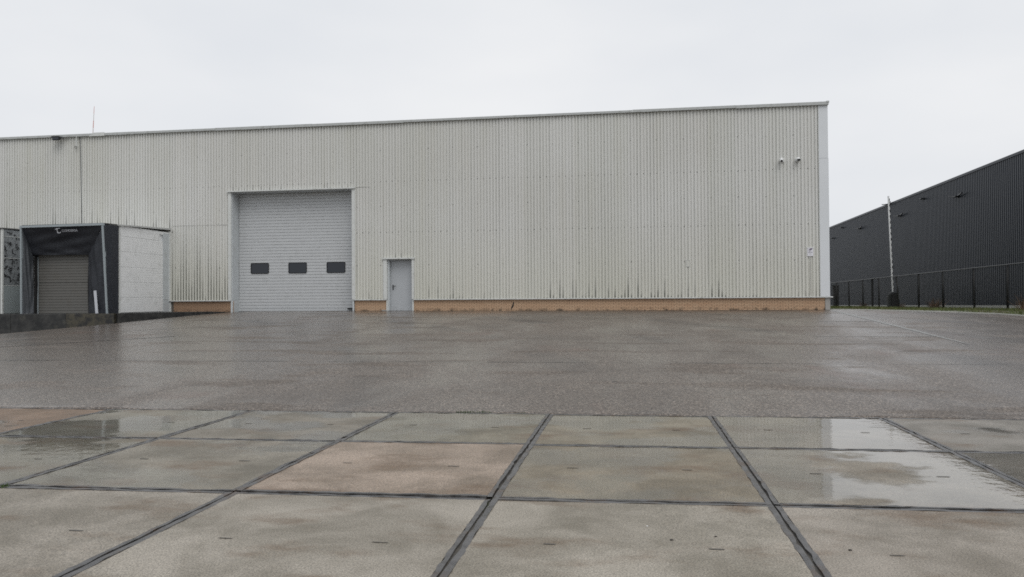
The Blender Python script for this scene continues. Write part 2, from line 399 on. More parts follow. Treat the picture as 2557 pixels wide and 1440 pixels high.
def ground_strip(name, pts, w, mat, parent, lift=.014, seg=.4, jit=.0):
    mb = MB(); P = []
    for (a, b) in zip(pts, pts[1:]):
        L = math.dist(a[:2], b[:2]); k = max(1, int(L / seg))
        for i in range(k): s = i / k; P.append([a[q] + (b[q] - a[q]) * s for q in range(len(a))])
    P.append(list(pts[-1]))
    for i, p in enumerate(P):
        a = P[max(0, i-1)]; b = P[min(len(P)-1, i+1)]; dx, dy = b[0]-a[0], b[1]-a[1]; L = math.hypot(dx, dy)
        ww = (p[2] if len(p) > 2 else w) / 2; jx = random.uniform(-jit, jit)
        for s in (-1, 1):
            x = p[0] - s * dy / L * ww + jx; y = p[1] + s * dx / L * (ww + random.uniform(-jit, jit)) + jx
            mb.v.append((x, y, yard(x, y) + lift))
    for i in range(len(P) - 1): mb.f.append((2*i, 2*i+1, 2*i+3, 2*i+2))
    return mb.build(name, mat, parent)
ground_strip('joint_seal', [(-15, 14.05), (-9.4, 14.25), (-1.3, 14.5), (6.9, 14.68), (10, 14.75)], .018, M['seal_shade'], asph, jit=.012)
ground_strip('joint_seal', [(4.6, 20.15), (7.5, 20.2)], .05, M['strip'], asph, jit=.01)
ground_strip('joint_seal', [(6.0, 25.5), (7.72, 25.5)], .07, M['strip'], asph, jit=.01)
ground_strip('drainage_strip', [(7.93, 31.7, .16), (7.84, 29, .22), (7.74, 25.5, .17), (7.53, 20.2, .11), (7.45, 18.2, .03)], .2, M['strip'], asph, jit=.012)
ground_strip('joint_seal', [(-14.6, 26.2), (-11.2, 26.6)], .05, M['strip'], asph, jit=.01)
ground_strip('joint_seal', [(-12, 24.6), (-15.5, 21.2)], .04, M['seal_shade'], asph, jit=.03)
ground_strip('joint_seal', [(-12.6, 19.6), (-15.4, 16.6)], .05, M['seal_shade'], asph, jit=.05)

ground_strip('wall_contact_shade', [(-17.55, 31.93), (7.9, 31.93)], .09, M['seal_shade'], asph, jit=.025)  # dark strip laid as a painted contact shadow along the wall foot
# kerb along the grass, thin upstand
mb = MB(); kp = [e for e in EDGE[1:]]; kp[-1] = (8.05, 32.3)
for i, (x, y) in enumerate(kp):
    a = kp[max(0, i-1)]; b = kp[min(len(kp)-1, i+1)]; dx, dy = b[0]-a[0], b[1]-a[1]; L = math.hypot(dx, dy)
    nx_, ny_ = dy / L, -dx / L
    z = yard(x, y)
    for o_, h in ((-.02, -.1), (-.02, .035), (.10, .04), (.10, -.1)): mb.v.append((x + nx_ * o_, y + ny_ * o_, z + h))
for i in range(len(kp) - 1):
    for k in range(4): a = 4*i + k; b = 4*i + (k+1) % 4; mb.f.append((a, b, b + 4, a + 4))
setp(mb.build('kerb', M['kerb']), kind='structure')

# grass verge sheet between kerb, fence and the black warehouse
mb = MB(); vy = list(np.arange(8, 120, 1.0))
for y in vy:
    x0 = xedge(y) + .06 if y < 32.3 else 7.95
    for u in np.linspace(0, 1, 15):
        x = x0 + (22.6 - x0) * u; mb.v.append((x, y, yard(x, y) + .005 + .03 * (rng.random() if 0 < u < 1 else 0)))
for j in range(len(vy) - 1):
    for i in range(14): a = j*15 + i; mb.f.append((a, a + 1, a + 16, a + 15))
setp(mb.build('verge', M['soil'], smooth=True), kind='structure')
N = 42000
yy = 26 + 64 * rng.random(N) ** 1.4; xx = np.empty(N)
for i in range(N):
    x0 = (xedge(yy[i]) + .12) if yy[i] < 32.3 else 8.0
    xx[i] = x0 + (21.8 - x0) * rng.random()
vv = []; ff = []
for i in range(N):
    x, y = xx[i], yy[i]; z = yard(x, y); a = rng.random() * 6.28; h = .04 + .14 * rng.random() ** 2; w = .012 + .012 * rng.random()
    dx, dy = math.cos(a) * w, math.sin(a) * w; lx, ly = rng.normal(0, .03, 2)
    k = len(vv); vv += [(x-dx, y-dy, z), (x+dx, y+dy, z), (x+lx, y+ly, z+h)]; ff.append((k, k+1, k+2))
mb = MB(); mb.v = vv; mb.f = ff
setp(mb.build('verge_grass', M['grass']), 'short wet grass on the verge under the black fence', 'grass', kind='stuff')

# concrete slabs with steel edging
cx_ = [-16.45, -14.5, -12.55, -10.65, -8.72, -6.80, -4.86, -2.93, -.98, .97, 2.93, 4.9, 6.86, 8.82, 10.8, 12.8]
ry_ = [-4.75, -2.72, -.68, 1.36, 3.40, 5.43, 7.46, 9.45]
mb = MB(); mb.add([(-17, -5.5, -.009), (13.5, -5.5, -.009), (13.5, 9.9, -.009), (-17, 8.9, -.009)], [(0, 1, 2, 3)])
pav = setp(mb.build('pavement', M['bed']), kind='structure')
GREY = (.270, .243, .210); OLIVE = (.205, .177, .130)
SP = {(7, 5): ((.278, .222, .178), -.1), (4, 6): ((.19, .128, .085), .40), (5, 6): ((0.178, 0.165, 0.134), .78), (6, 6): ((0.194, 0.175, 0.145), .60), (7, 6): ((0.178, 0.160, 0.121), .70),
      (8, 6): ((0.200, 0.175, 0.131), .62), (9, 6): ((0.205, 0.175, 0.136), .90), (10, 6): ((0.194, 0.180, 0.160), .42), (4, 5): ((0.162, 0.140, 0.107), .76), (5, 5): ((0.162, 0.142, 0.105), .72),
      (6, 5): ((.200, .182, .150), .52), (8, 5): ((0.194, 0.165, 0.121), .56), (9, 5): ((0.205, 0.180, 0.145), .84), (10, 5): ((0.205, 0.185, 0.160), .90)}
def slab(i, j):
    x0, x1, y0, y1 = cx_[i], cx_[i+1], ry_[j], ry_[j+1]
    g = .006; sk = lambda x, y: y + .033 * x
    zt = random.uniform(-.003, .004)
    tl = [random.uniform(-.003, .003) for _ in range(4)]
    if (i, j) == (7, 5): zt = .008
    fw = .040
    # concrete top: a grid so that it can dip very slightly
    mb = MB(); k = 6; xi0, xi1, yi0, yi1 = x0 + g + fw, x1 - g - fw, y0 + g + fw, y1 - g - fw
    for b in range(k + 1):
        for a in range(k + 1):
            u, v = a / k, b / k; x = xi0 + (xi1 - xi0) * u; y = yi0 + (yi1 - yi0) * v
            mb.v.append((x, sk(x, y), zt + (tl[0]*(1-u)+tl[1]*u)*(1-v) + (tl[2]*(1-u)+tl[3]*u)*v))
    for b in range(k):
        for a in range(k): q = b*(k+1) + a; mb.f.append((q, q+1, q+k+2, q+k+1))
    o = mb.build('slab', M['slab'], pav, smooth=True)
    tint, wet = SP.get((i, j), (None, None))
    if tint is None:
        r = random.uniform(.92, 1.06); base = GREY if j < 5 else OLIVE
        tint = tuple(c * r * random.uniform(.99, 1.01) for c in base); wet = random.uniform(.05, .22) if j < 5 else random.uniform(.4, .7)
    o.color = (*tint, wet)
    # steel angle edging: four strips, bent a little by traffic
    fr = MB(); S = 22
    def strip(pa, pb, inward):
        base = len(fr.v); bend = random.uniform(-.003, .010)
        for s in range(S + 1):
            u = s / S; x = pa[0] + (pb[0]-pa[0])*u; y = pa[1] + (pb[1]-pa[1])*u
            e = (0 if s in (0, S) else random.choice((0, 0, random.uniform(-.003, .004), random.uniform(-.002, .014)))) + bend * math.sin(math.pi * u)
            w = fw + (0 if s in (0, S) else random.uniform(-.006, .007)); zz = zt + .004 + random.uniform(-.003, .004)
            ox, oy = x + inward[0]*e, y + inward[1]*e
            fr.v.append((ox, sk(ox, oy), -.03)); fr.v.append((ox, sk(ox, oy), zz))
            ix, iy = x + inward[0]*w, y + inward[1]*w
            fr.v.append((ix, sk(ix, iy), zz - .001 + random.uniform(-.003, .002))); fr.v.append((ix, sk(ix, iy), zt - .01))
        for s in range(S):
            for q in range(3): a = base + 4*s + q; fr.f.append((a, a+1, a+5, a+4))
    X0, X1, Y0, Y1 = x0 + g, x1 - g, y0 + g, y1 - g
    strip((X0, Y0), (X0, Y1), (1, 0)); strip((X1, Y0), (X1, Y1), (-1, 0))
    fr.build('edge_frame', M['steel'], o)
    fr = MB(); strip((X0 + fw, Y0), (X1 - fw, Y0), (0, 1)); strip((X0 + fw, Y1), (X1 - fw, Y1), (0, -1))
    fr.build('edge_frame', M['steel'], o)
    xc, yc = (x0 + x1) / 2, (y0 + y1) / 2
    for s in (-1, 1):
        sl = MB(); px, py = xc + s * (.48 + random.uniform(-.02, .02)), yc + random.uniform(-.05, .05); py = sk(px, py)
        L, W = random.uniform(.038, .055), random.uniform(.005, .010)
        ring = [(px + L * math.copysign(abs(math.cos(t)) ** .6, math.cos(t)), py + W * math.sin(t)) for t in np.linspace(0, 2*math.pi, 15)[:-1]]
        nn = len(ring); zs = zt + sum(tl) / 4
        sl.v = [(x, y, zs + .0035) for x, y in ring] + [(px + (x-px)*.86, py + (y-py)*.5, zs + .0015) for x, y in ring]
        sl.f = [(q, (q+1) % nn, (q+1) % nn + nn, q + nn) for q in range(nn)] + [tuple(range(nn, 2*nn))]
        sl.build('lifting_slot', M['slot'], o)
for j in range(len(ry_) - 1):
    for i in range(len(cx_) - 1): slab(i, j)

# ------------------------------------------------------------------ the pale warehouse
W0 = empty('warehouse', (-10, 32, .93))
setp(W0, 'long pale grey corrugated warehouse on a low orange brick base', 'warehouse')
ZB, ZS, ZT = .90, 1.42, 9.20
XR, XL = 7.55, -42.0
CR, VA = 31.900, 31.936
def prof(x):
    p = (x / PITCH) % 1.0
    if p < .50: return CR
    if p < .61: return CR + (VA - CR) * (p - .50) / .11
    if p < .89: return VA
    return VA - (VA - CR) * (p - .89) / .11
def corr(mb, x0, x1, z0, z1, dy=0.):
    xs = {x0, x1}; k = math.floor(x0 / PITCH)
    while k * PITCH < x1:
        for q in (0, .50, .61, .89):
            x = (k + q) * PITCH
            if x0 < x < x1: xs.add(x)
        k += 1
    xs = sorted(xs); b = len(mb.v)
    for x in xs:
        y = prof(x + (1e-7 if x == x0 else -1e-7 if x == x1 else 0)) + dy
        mb.v.append((x, y, z0)); mb.v.append((x, y, z1))
    for i in range(len(xs) - 1): a = b + 2*i; mb.f.append((a, a+2, a+3, a+1))
BD = (-17.70, -11.95, 6.33); PD = (-10.48, -9.25, 3.20)
x1 = XR; sh = 0
while x1 > XL + .1:
    x0 = max(x1 - 8 * PITCH, XL); mb = MB(); dy = -.007 * (sh % 2)
    cuts = sorted({x0, x1} | {c for c in (BD[0], BD[1], PD[0], PD[1], -20.62, -11.16) if x0 < c < x1})
    for a, b in zip(cuts, cuts[1:]):
        mid = (a + b) / 2; zl = ZS + .035
        if BD[0] < mid < BD[1]: zl = BD[2]
        elif PD[0] < mid < PD[1]: zl = PD[2]
        elif -20.62 < mid < BD[0]: zl = 4.86
        elif BD[1] < mid < -11.16: zl = 6.38
        corr(mb, a, b, zl, ZT - .03, dy)
    mb.build('cladding_sheet', M['clad'], W0); x1 = x0; sh += 1
for (a, b, z1, dd) in ((-20.62, -19.13, 4.90, .006), (-19.13, -17.70, 4.90, .009), (-11.95, -11.16, 6.42, .006)):
    mb = MB(); corr(mb, a, b, ZS + .035, z1, dd); mb.build('cladding_sheet', M['clad'], W0)
# screw heads
mb = MB()
def screw(x, z, y=VA - .008):
    r = random.uniform(.017, .022); b = len(mb.v)
    for yy_, rr in ((y + .012, r), (y, r * .8)):
        for k in range(6): mb.v.append((x + rr * math.cos(k*math.pi/3), yy_, z + rr * math.sin(k*math.pi/3)))
    mb.f += [(b+k, b+(k+1) % 6, b+6+(k+1) % 6, b+6+k) for k in range(6)] + [tuple(b + 6 + k for k in range(6))]
k = int(XR / PITCH)
while k * PITCH > -31:
    x = (k + .75) * PITCH
    if k % 2 == 0 and x < XR:
        for z in (6.60, 4.38):
            if BD[0] < x < BD[1] and z < BD[2]: continue
            if -20.7 < x < -17.7 and z < 4.5: continue
            screw(x, z + random.uniform(-.01, .01))
        if k % 8 == 0:
            for z in (7.98, 5.52, 2.94):
                if BD[0] < x < BD[1] and z < BD[2]: continue
                if PD[0] < x < PD[1] and z < PD[2]: continue
                screw(x, z + random.uniform(-.01, .01))
    k -= 1
setp(mb.build('screw_heads', M['screw'], W0), kind='stuff')
# walls behind the sheets
mb = MB()
for a, b in ((XL, BD[0]), (BD[1], PD[0]), (PD[1], 7.80)): mb.box(a, b, 31.98, 32.30, .5, 9.0)
mb.box(BD[0], BD[1], 31.98, 32.30, BD[2] - .02, 9.0); mb.box(PD[0], PD[1], 31.98, 32.30, PD[2] - .02, 9.0)
mb.build('mortar_wall', M['mortar'], W0)
MB().box(XL, 7.80, 33.2, 78, .3, 9.06).build('inner_hall', M['inner'], W0)
MB().box(XL - .05, 7.86, 31.97, 78.1, 9.065, 9.12).build('roof', M['inner'], W0)
mb = MB(); ys_ = np.arange(32.3, 78, PITCH)
for i, y in enumerate(ys_):
    for q, xx_ in ((0, 7.90), (.5, 7.90), (.61, 7.865), (.89, 7.865)): mb.v += [(xx_, y + q*PITCH, 1.45), (xx_, y + q*PITCH, 9.1)]
for i in range(len(mb.v)//2 - 1): mb.f.append((2*i, 2*i+2, 2*i+3, 2*i+1))
mb.build('side_cladding', M['clad'], W0)
MB().box(7.80, 7.86, 32.3, 78, .4, 1.45).build('side_base', M['conc'], W0)
# corner panels, flashing, sill
mb = MB().box(7.553, 7.905, 31.885, 32.30, 6.99, 9.13); mb.build('corner_panel', M['corner'], W0)
mb = MB().box(7.556, 7.915, 31.880, 32.30, 1.462, 6.982); mb.build('corner_panel', M['corner'], W0)
MB().box(7.535, 7.552, 31.872, 31.99, 1.462, 9.12).build('corner_strip', M['trim'], W0)
fx = [7.93, 4.35, .2, -5.4, -9.6, -13.8, -18.4, -22.4, -26.2, -30.4, -34.5, XL]
for a, b in zip(fx[1:], fx):
    dz = random.uniform(-.012, .012); z0 = 9.125 + dz; z1 = 9.235 + random.uniform(-.008, .008)
    mb = MB(); mb.prism([(0, 0)] * 0 or [(a + .004, z0), (b - .004, z0), (b - .004, z1), (a + .004, z1)], 31.80 + random.uniform(-.006, .006), 31.97)
    mb.build('eave_flashing', M['flash'], W0)
MB().box(7.84, 7.945, 31.785, 31.99, 9.19, 9.262).build('eave_end_bracket', M['flash'], W0)
mb = MB().prism([(-24.70, 9.10), (-23.9, 9.10), (-23.9, 9.26), (-24.45, 9.26)], 31.782, 31.796); mb.build('eave_patch', M['trim'], W0)
for a, b in ((XL, -20.6), (-20.62, -17.68), (-11.92, -10.42), (-9.23, 8.02)):
    mb = MB(); zz = 1.457
    pts = [(31.855, 1.418), (31.855, zz - .012), (31.875, zz), (31.975, zz + .006), (31.975, 1.418)]
    mb.v = [(a, y, z) for y, z in pts] + [(b, y, z) for y, z in pts]
    mb.f = [(0,1,2,3,4), (9,8,7,6,5)] + [(i, i+5, (i+1) % 5 + 5, (i+1) % 5) for i in range(5)]
    mb.build('window_sill_strip' if 0 else 'sill_strip', M['sill'], W0)
MB().box(7.74, 7.93, 31.93, 32.3, .6, 1.416).build('corner_pier', M['conc'], W0, bevel=.01)
# bricks
BL, BH = .215, .0605
bmesh_box = None
def brick_boxes(a, b):
    out = []
    for r in range(8):
        z = .937 + r * BH; x = b - (BL * .5 if r % 2 else 0)
        if r % 2: out.append((b - BL * .5 + .005, b, z))
        while x > a + .04:
            x0 = max(a, x - BL + .010); out.append((x0, x, z)); x -= BL
    return out
nb = 0; rest = MB(); shared = {}
segs = [(-9.22, 7.735), (-11.90, -10.42), (-20.55, -17.62), (-42, -26.2)]
for a, b in segs:
    for x0, x1_, z in sorted(brick_boxes(a, b), key=lambda t: -t[1]):
        y0 = 31.968 + random.uniform(-.002, .002); w = round(x1_ - x0, 3)
        if nb < 300:
            if w not in shared:
                t_ = MB().box(-w/2, w/2, 0, .06, 0, BH - .0105); o = t_.build('brick', M['brick'], None)
                o.parent = W0; o.location = Vector(((x0+x1_)/2, y0, z)) - ORG[W0]; shared[w] = o.data
            else:
                o = bpy.data.objects.new('brick', shared[w]); COL.objects.link(o); o.parent = W0
                o.location = Vector(((x0+x1_)/2, y0, z)) - ORG[W0]
            nb += 1
        else: rest.box(x0, x1_, y0, y0 + .06, z, z + BH - .0105)
setp(rest.build('brickwork', M['brick'], W0), kind='stuff')
setp(MB().prism([(-4.92, 1.16), (-4.86, 1.32), (-4.82, 1.30), (-4.86, 1.12), (-4.95, .98), (-4.98, .99)], 31.962, 31.9655).build('crack_stain', M['bark'], W0))

# big sectional door ---------------------------------------------------------
DY = 32.52
door = MB().box(BD[0] + .06, BD[1] - .06, DY + .05, DY + .09, .80, 6.34).build('sectional_door', M['dslat'], W0)
z = .93; hs = .1375; i = 0
while z < 6.33:
    z1 = min(z + hs, 6.34); mb = MB()
    a, b = BD[0] + .07, BD[1] - .07
    # slightly bowed face with a groove between slats
    pts = [(DY + .04, z + .0005), (DY + .020, z + .001), (DY + .016, z + .004), (DY, z + .026), (DY, (z + z1)/2), (DY, z1 - .006), (DY + .004, z1 - .0005), (DY + .04, z1 - .0003)]
    n = len(pts); mb.v = [(a, y, q) for y, q in pts] + [(b, y, q) for y, q in pts]
    mb.f = [tuple(range(n)), tuple(range(2*n-1, n-1, -1))] + [(k, k+n, (k+1) % n + n, (k+1) % n) for k in range(n)]
    mb.build('door_slat', M['dslat'], door); z = z1; i += 1
def rrect(x0, x1, z0, z1, r, n=5):
    P = []
    for cx0, cz0, a0 in ((x1-r, z1-r, 0), (x0+r, z1-r, 90), (x0+r, z0+r, 180), (x1-r, z0+r, 270)):
        for k in range(n): a = R(a0 + 90 * k / (n-1)); P.append((cx0 + r*math.cos(a), cz0 + r*math.sin(a)))
    return P
for wx in (-16.62, -14.80, -12.98):
    w, h, zc = .44, .25, 2.905
    outer = rrect(wx - w, wx + w, zc - h, zc + h, .07); inner = rrect(wx - w + .035, wx + w - .035, zc - h + .035, zc + h - .035, .05)
    mb = MB(); n = len(outer)
    mb.v = [(x, DY + .01, q) for x, q in outer] + [(x, DY - .022, q) for x, q in outer] + [(x, DY - .022, q) for x, q in inner] + [(x, DY - .004, q) for x, q in inner]
    for l in range(3): mb.f += [(l*n + k, l*n + (k+1) % n, (l+1)*n + (k+1) % n, (l+1)*n + k) for k in range(n)]
    mb.build('window_frame', M['black'], door)
    mb = MB().prism(inner, DY - .008, DY - .003); mb.build('window_pane', M['glass'], door)
MB().box(BD[0] + .07, BD[1] - .07, DY - .006, DY + .03, .885, .928).build('bottom_seal', M['rubber'], door)
MB().box(BD[1] - .47, BD[1] - .02, DY - .09, DY - .01, 1.02, 1.09).build('door_bolt', M['black'], door)
# reveals, casing
MB().box(BD[0] - .01, BD[0] + .055, 31.93, DY + .05, 1.47, 6.325).build('door_reveal', M['reveal'], W0)
MB().box(BD[0] - .005, BD[0] + .075, 31.90, DY + .05, .80, 1.465).build('door_reveal', M['reveal'], W0)
MB().box(BD[1] - .055, BD[1] + .01, 31.93, DY + .05, 1.47, 6.325).build('door_reveal', M['reveal'], W0)
MB().box(BD[1] - .03, BD[1] + .035, 31.90, DY + .05, .80, 1.416).build('door_reveal', M['reveal'], W0)
MB().box(BD[0] + .055, BD[1] - .055, 31.95, DY + .05, 6.30, 6.345).build('door_head', M['reveal'], W0)
MB().box(BD[0] - .115, BD[0] + .02, 31.865, 31.925, 1.462, 6.318).build('door_casing', M['trim'], W0)
MB().box(BD[1] - .045, BD[1] + .10, 31.865, 31.925, 1.462, 6.318).build('door_casing', M['trim'], W0)
mb = MB(); mb.v = [(BD[0]-.14, 31.80, 6.322), (BD[1]+.12, 31.80, 6.322), (BD[1]+.12, 31.98, 6.322), (BD[0]-.14, 31.98, 6.322),
                   (BD[0]-.14, 31.80, 6.372), (BD[1]+.12, 31.80, 6.372), (BD[1]+.12, 31.98, 6.402), (BD[0]-.14, 31.98, 6.402)]
mb.f = [(0,3,2,1),(4,5,6,7),(0,1,5,4),(1,2,6,5),(2,3,7,6),(3,0,4,7)]; mb.build('door_cap', M['trim'], W0)
# personnel door ------------------------------------------------------------
PY = 32.20
pd = MB().box(-10.33, PD[1] - .06, PY, PY + .05, .955, 3.15).build('steel_door', M['pdoor'], W0, bevel=.004)
MB().box(-10.255, -10.205, PY - .012, PY - .001, 1.86, 2.09).build('handle_plate', M['black'], pd, bevel=.004)
mb = MB().tube([(-10.23, PY - .01, 2.03), (-10.23, PY - .065, 2.03), (-10.21, PY - .07, 2.03), (-10.09, PY - .07, 2.028)], .014, 8)
mb.build('handle_lever', M['black'], pd)
MB().box(PD[0] + .06, -10.335, 31.99, PY + .06, .80, 3.17).build('door_frame', M['reveal'], W0)
MB().box(PD[1] - .055, PD[1], 31.99, PY + .06, .80, 3.17).build('door_frame', M['reveal'], W0)
MB().box(-10.33, PD[1] - .058, 32.0, PY + .06, 3.155, 3.20).build('door_head', M['reveal'], W0)
MB().box(-10.33, PD[1] - .06, 32.0, PY + .3, .70, .95).build('door_step', M['conc'], W0)
MB().box(PD[0] - .09, PD[0] + .075, 31.868, 31.985, 1.463, 3.195).build('door_casing', M['trim'], W0)
MB().box(PD[1] - .04, PD[1] + .06, 31.868, 31.985, 1.463, 3.195).build('door_casing', M['trim'], W0)
MB().box(PD[0] + .03, PD[0] + .085, 31.92, 31.995, .80, 1.415).build('door_casing', M['trim'], W0)
MB().box(PD[1] - .035, PD[1] + .03, 31.92, 31.995, .80, 1.415).build('door_casing', M['trim'], W0)
MB().box(PD[0] - .13, PD[1] + .10, 31.82, 31.985, 3.20, 3.262).build('door_cap', M['trim'], W0)
MB().box(-10.66, -10.47, 31.93, 31.966, .90, 1.0).build('kicked_corner', M['conc'], W0)

# ------------------------------------------------------------------ loading dock
ZD = .95
# platform top behind the retaining wall
WF = [(-42, 27.25), (-20.2, 27.5), (-18.35, 31.3)]
mb = MB(); pl = WF + [(-18.0, 31.96), (-42, 31.96)]
mb.v = [(x, y + .01, ZD) for x, y in pl] + [(x, y + .01, -.4) for x, y in pl]; n = len(pl)
mb.f = [tuple(range(n)), tuple(range(2*n-1, n-1, -1))] + [(i, i+n, (i+1) % n + n, (i+1) % n) for i in range(n)]
setp(mb.build('loading_platform', M['retain']), kind='structure')
rw = empty('retaining_wall', (-22, 27.4, .2)); setp(rw, 'low dark stained concrete retaining wall under the dock shelter', 'retaining wall')
cutsx = [(-42, 27.25), (-36, 27.28), (-30.5, 27.31), (-24.65, 27.37), (-22.25, 27.47), (-20.15, 27.49), (-18.3, 31.35)]
def wallpanel(p, q, mat, top):
    mb = MB(); d = Vector((q[0]-p[0], q[1]-p[1], 0)).normalized(); nrm = Vector((d.y, -d.x, 0)) * .12; K = 8
    P = Vector((*p, 0)) + d * .006; Q = Vector((*q, 0)) - d * .006
    for i in range(K + 1):
        c = P.lerp(Q, i / K); zt = top + random.uniform(-.006, .006)
        zb = yard(c.x, c.y - .1) - .12
        for off, zz in ((nrm, zb), (nrm, zt - .02), (nrm * .85, zt), (-nrm * .3, zt), (-nrm * .3, zb)):
            mb.v.append((c.x + off.x, c.y + off.y, min(zz, zt) if zz != zb else zb))
    for i in range(K):
        for k in range(5): a = 5*i + k; b = 5*i + (k+1) % 5; mb.f.append((a, b, b + 5, a + 5))
    mb.f += [(4,3,2,1,0), tuple(5*K + k for k in range(5))]
    return mb.build('wall_panel', mat, rw)
for k, (p, q) in enumerate(zip(cutsx, cutsx[1:])): wallpanel(p, q, M['retain2'] if k == 4 else M['retain'], ZD + .015 + random.uniform(-.008, .008))

def dock_house(xl, xr, name, label):
    h = empty(name, ((xl + xr)/2, 30.2, ZD)); setp(h, label, 'dock house'); return h
HX0, HX1, HY = -25.25, -20.70, 28.45
dk = dock_house(HX0, HX1, 'dock_house', 'flat-roofed dock house with white board side wall beside the brick base')
MB().box(HX0 + .02, HX1 - .05, HY + .02, 31.88, ZD, 4.52).build('wall', M['siding'], dk)
z = ZD + .015; i = 0; seam = 0
while z < 4.40:
    hh = .104 if i % 6 else .112; z1 = z + hh
    mb = MB(); a, b = HY + .05, 31.40 - (.25 if i > 29 else 0)
    gap = .009 if i % 6 == 5 else .003
    dp_ = .014 if i % 6 == 0 else .0015
    pts = [(HX1 - .04, z + .0003), (HX1 - dp_, z + .0006), (HX1, z + .022), (HX1, z1 - .004), (HX1 - .002, z1 - .0006), (HX1 - .04, z1 - .0003)]
    n = len(pts); tilt = 0
    mb.v = [(x, a, q) for x, q in pts] + [(x, b, q) for x, q in pts]
    mb.f = [tuple(range(n)), tuple(range(2*n-1, n-1, -1))] + [(k, k+n, (k+1) % n + n, (k+1) % n) for k in range(n)]
    mb.build('siding_board', M['siding'], dk); z = z1; i += 1
MB().box(HX1 - .045, HX1 + .012, 31.41, 31.88, ZD + .55, 4.50).build('side_panel', M['reveal'], dk)
MB().box(HX1 - .045, HX1 + .006, 31.41, 31.88, ZD + .005, ZD + .54).build('side_panel', M['reveal'], dk)
MB().box(HX1 - .03, HX1 + .05, 31.84, 31.90, ZD + .5, 4.60).build('corner_strip', M['trim'], dk)
MB().box(HX1 - .03, HX1 + .05, 31.90, 31.985, ZD, 1.41).build('corner_strip', M['trim'], dk)
MB().box(HX1 - .045, HX1 + .018, HY - .01, HY + .045, ZD, 4.54).build('corner_strip', M['trim'], dk)
mb = MB(); mb.v = [(HX0 - .05, HY - .08, 4.545), (HX1 + .07, HY - .08, 4.545), (HX1 + .07, 31.93, 4.68), (HX0 - .05, 31.93, 4.68),
                   (HX0 - .05, HY - .08, 4.60), (HX1 + .07, HY - .08, 4.60), (HX1 + .07, 31.93, 4.76), (HX0 - .05, 31.93, 4.76)]
mb.f = [(0,3,2,1),(4,5,6,7),(0,1,5,4),(1,2,6,5),(2,3,7,6),(3,0,4,7)]; mb.build('roof', M['sill'], dk)
mb = MB().box(HX1 - .03, HX1 + .004, HY + .06, 31.86, 4.42, 4.56); mb.build('fascia', M['siding'], dk)
# dock door seen inside the shelter
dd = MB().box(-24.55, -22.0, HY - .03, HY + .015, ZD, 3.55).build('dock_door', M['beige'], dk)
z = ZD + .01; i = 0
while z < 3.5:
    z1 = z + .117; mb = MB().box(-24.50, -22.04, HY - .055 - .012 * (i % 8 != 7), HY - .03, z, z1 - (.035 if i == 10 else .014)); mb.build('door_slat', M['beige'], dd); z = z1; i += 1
# fabric shelter in front of it
shl = empty('dock_shelter', (-22.6, 27.8, ZD)); setp(shl, 'dark fabric dock shelter with a white logo on its top curtain', 'dock shelter')
FT, FB = 27.58, 27.86                 # the frame leans: top further out than the foot
XL_, XR_ = -24.58, -20.80
def fpt(x, z):
    if x < -24: x += -.10 + .22 * (z - ZD) / 3.6
    return (x, FB + (FT - FB) * (z - ZD) / (4.55 - ZD), z)
def beam(a, b, w=.07): return MB().bar(a, b, w, w * .8)
beam(fpt(XL_, ZD), fpt(XL_, 4.53), .09).build('frame_post', M['alu'], shl)
beam(fpt(XR_, ZD), fpt(XR_, 4.53), .09).build('frame_post', M['alu'], shl)
beam(fpt(XL_ - .04, 4.50), fpt(XR_ + .04, 4.53), .11).build('frame_rail', M['alu'], shl)
def sheet(poly, name, mat, sub=7, sag=.03):
    """four-cornered cloth, subdivided and a little baggy, with thickness"""
    mb = MB(); P = [Vector(p) for p in poly]; n = (P[1]-P[0]).cross(P[3]-P[0]).normalized()
    for s in (0, 1):
        for b in range(sub + 1):
            for a in range(sub + 1):
                u, v = a/sub, b/sub; p = (P[0]*(1-u) + P[1]*u)*(1-v) + (P[3]*(1-u) + P[2]*u)*v
                p = p + n * (sag * math.sin(math.pi*u) * math.sin(math.pi*v) + (0 + .022*math.sin(11*u + 6*v + 3*math.sin(5*v)) + .014*math.sin(17*v - 7*u) ) * (0 < u < 1) * (0 < v < 1) + .006 * s)
                mb.v.append(tuple(p))
    m_ = (sub+1)**2
    for s in (0, 1):
        for b in range(sub):
            for a in range(sub):
                q = s*m_ + b*(sub+1) + a; f = (q, q+1, q+sub+2, q+sub+1); mb.f.append(f if s else f[::-1])
    return mb.build(name, mat, shl, smooth=True)
IY = 28.14
x0i, x1i, zi = -24.30, -21.86, 3.36
top = [fpt(XL_ + .03, 4.45), fpt(XR_ - .03, 4.47)]
tc = sheet([(x0i - .12, IY, zi + .02), (x1i + .06, IY, zi), top[1], top[0]], 'top_curtain', M['fabric'], 18, -.07)
sheet([fpt(XR_ - .02, ZD + .01), fpt(XR_ - .02, 4.42), (x1i, IY, zi - .02), (x1i + .02, IY, ZD + .01)], 'side_curtain', M['fabric'], 18, .07)
sheet([(x0i - .06, IY, ZD + .01), (x0i - .12, IY + .02, zi + .03), fpt(XL_ + .03, 4.47), fpt(XL_ + .03, ZD + .01)], 'side_curtain', M['fabric2'], 18, .05)
sheet([fpt(XR_ + .03, ZD + .01), (HX1 - .02, HY - .03, ZD + .01), (HX1 - .02, HY - .03, 4.54), fpt(XR_ + .03, 4.54)], 'side_cloth', M['fabric'], 6, .03)
sheet([(HX0 + .3, HY - .03, ZD + .01), fpt(XL_ - .03, ZD + .01), fpt(XL_ - .03, 4.54), (HX0 + .3, HY - .03, 4.54)], 'side_cloth', M['fabric'], 6, .02)
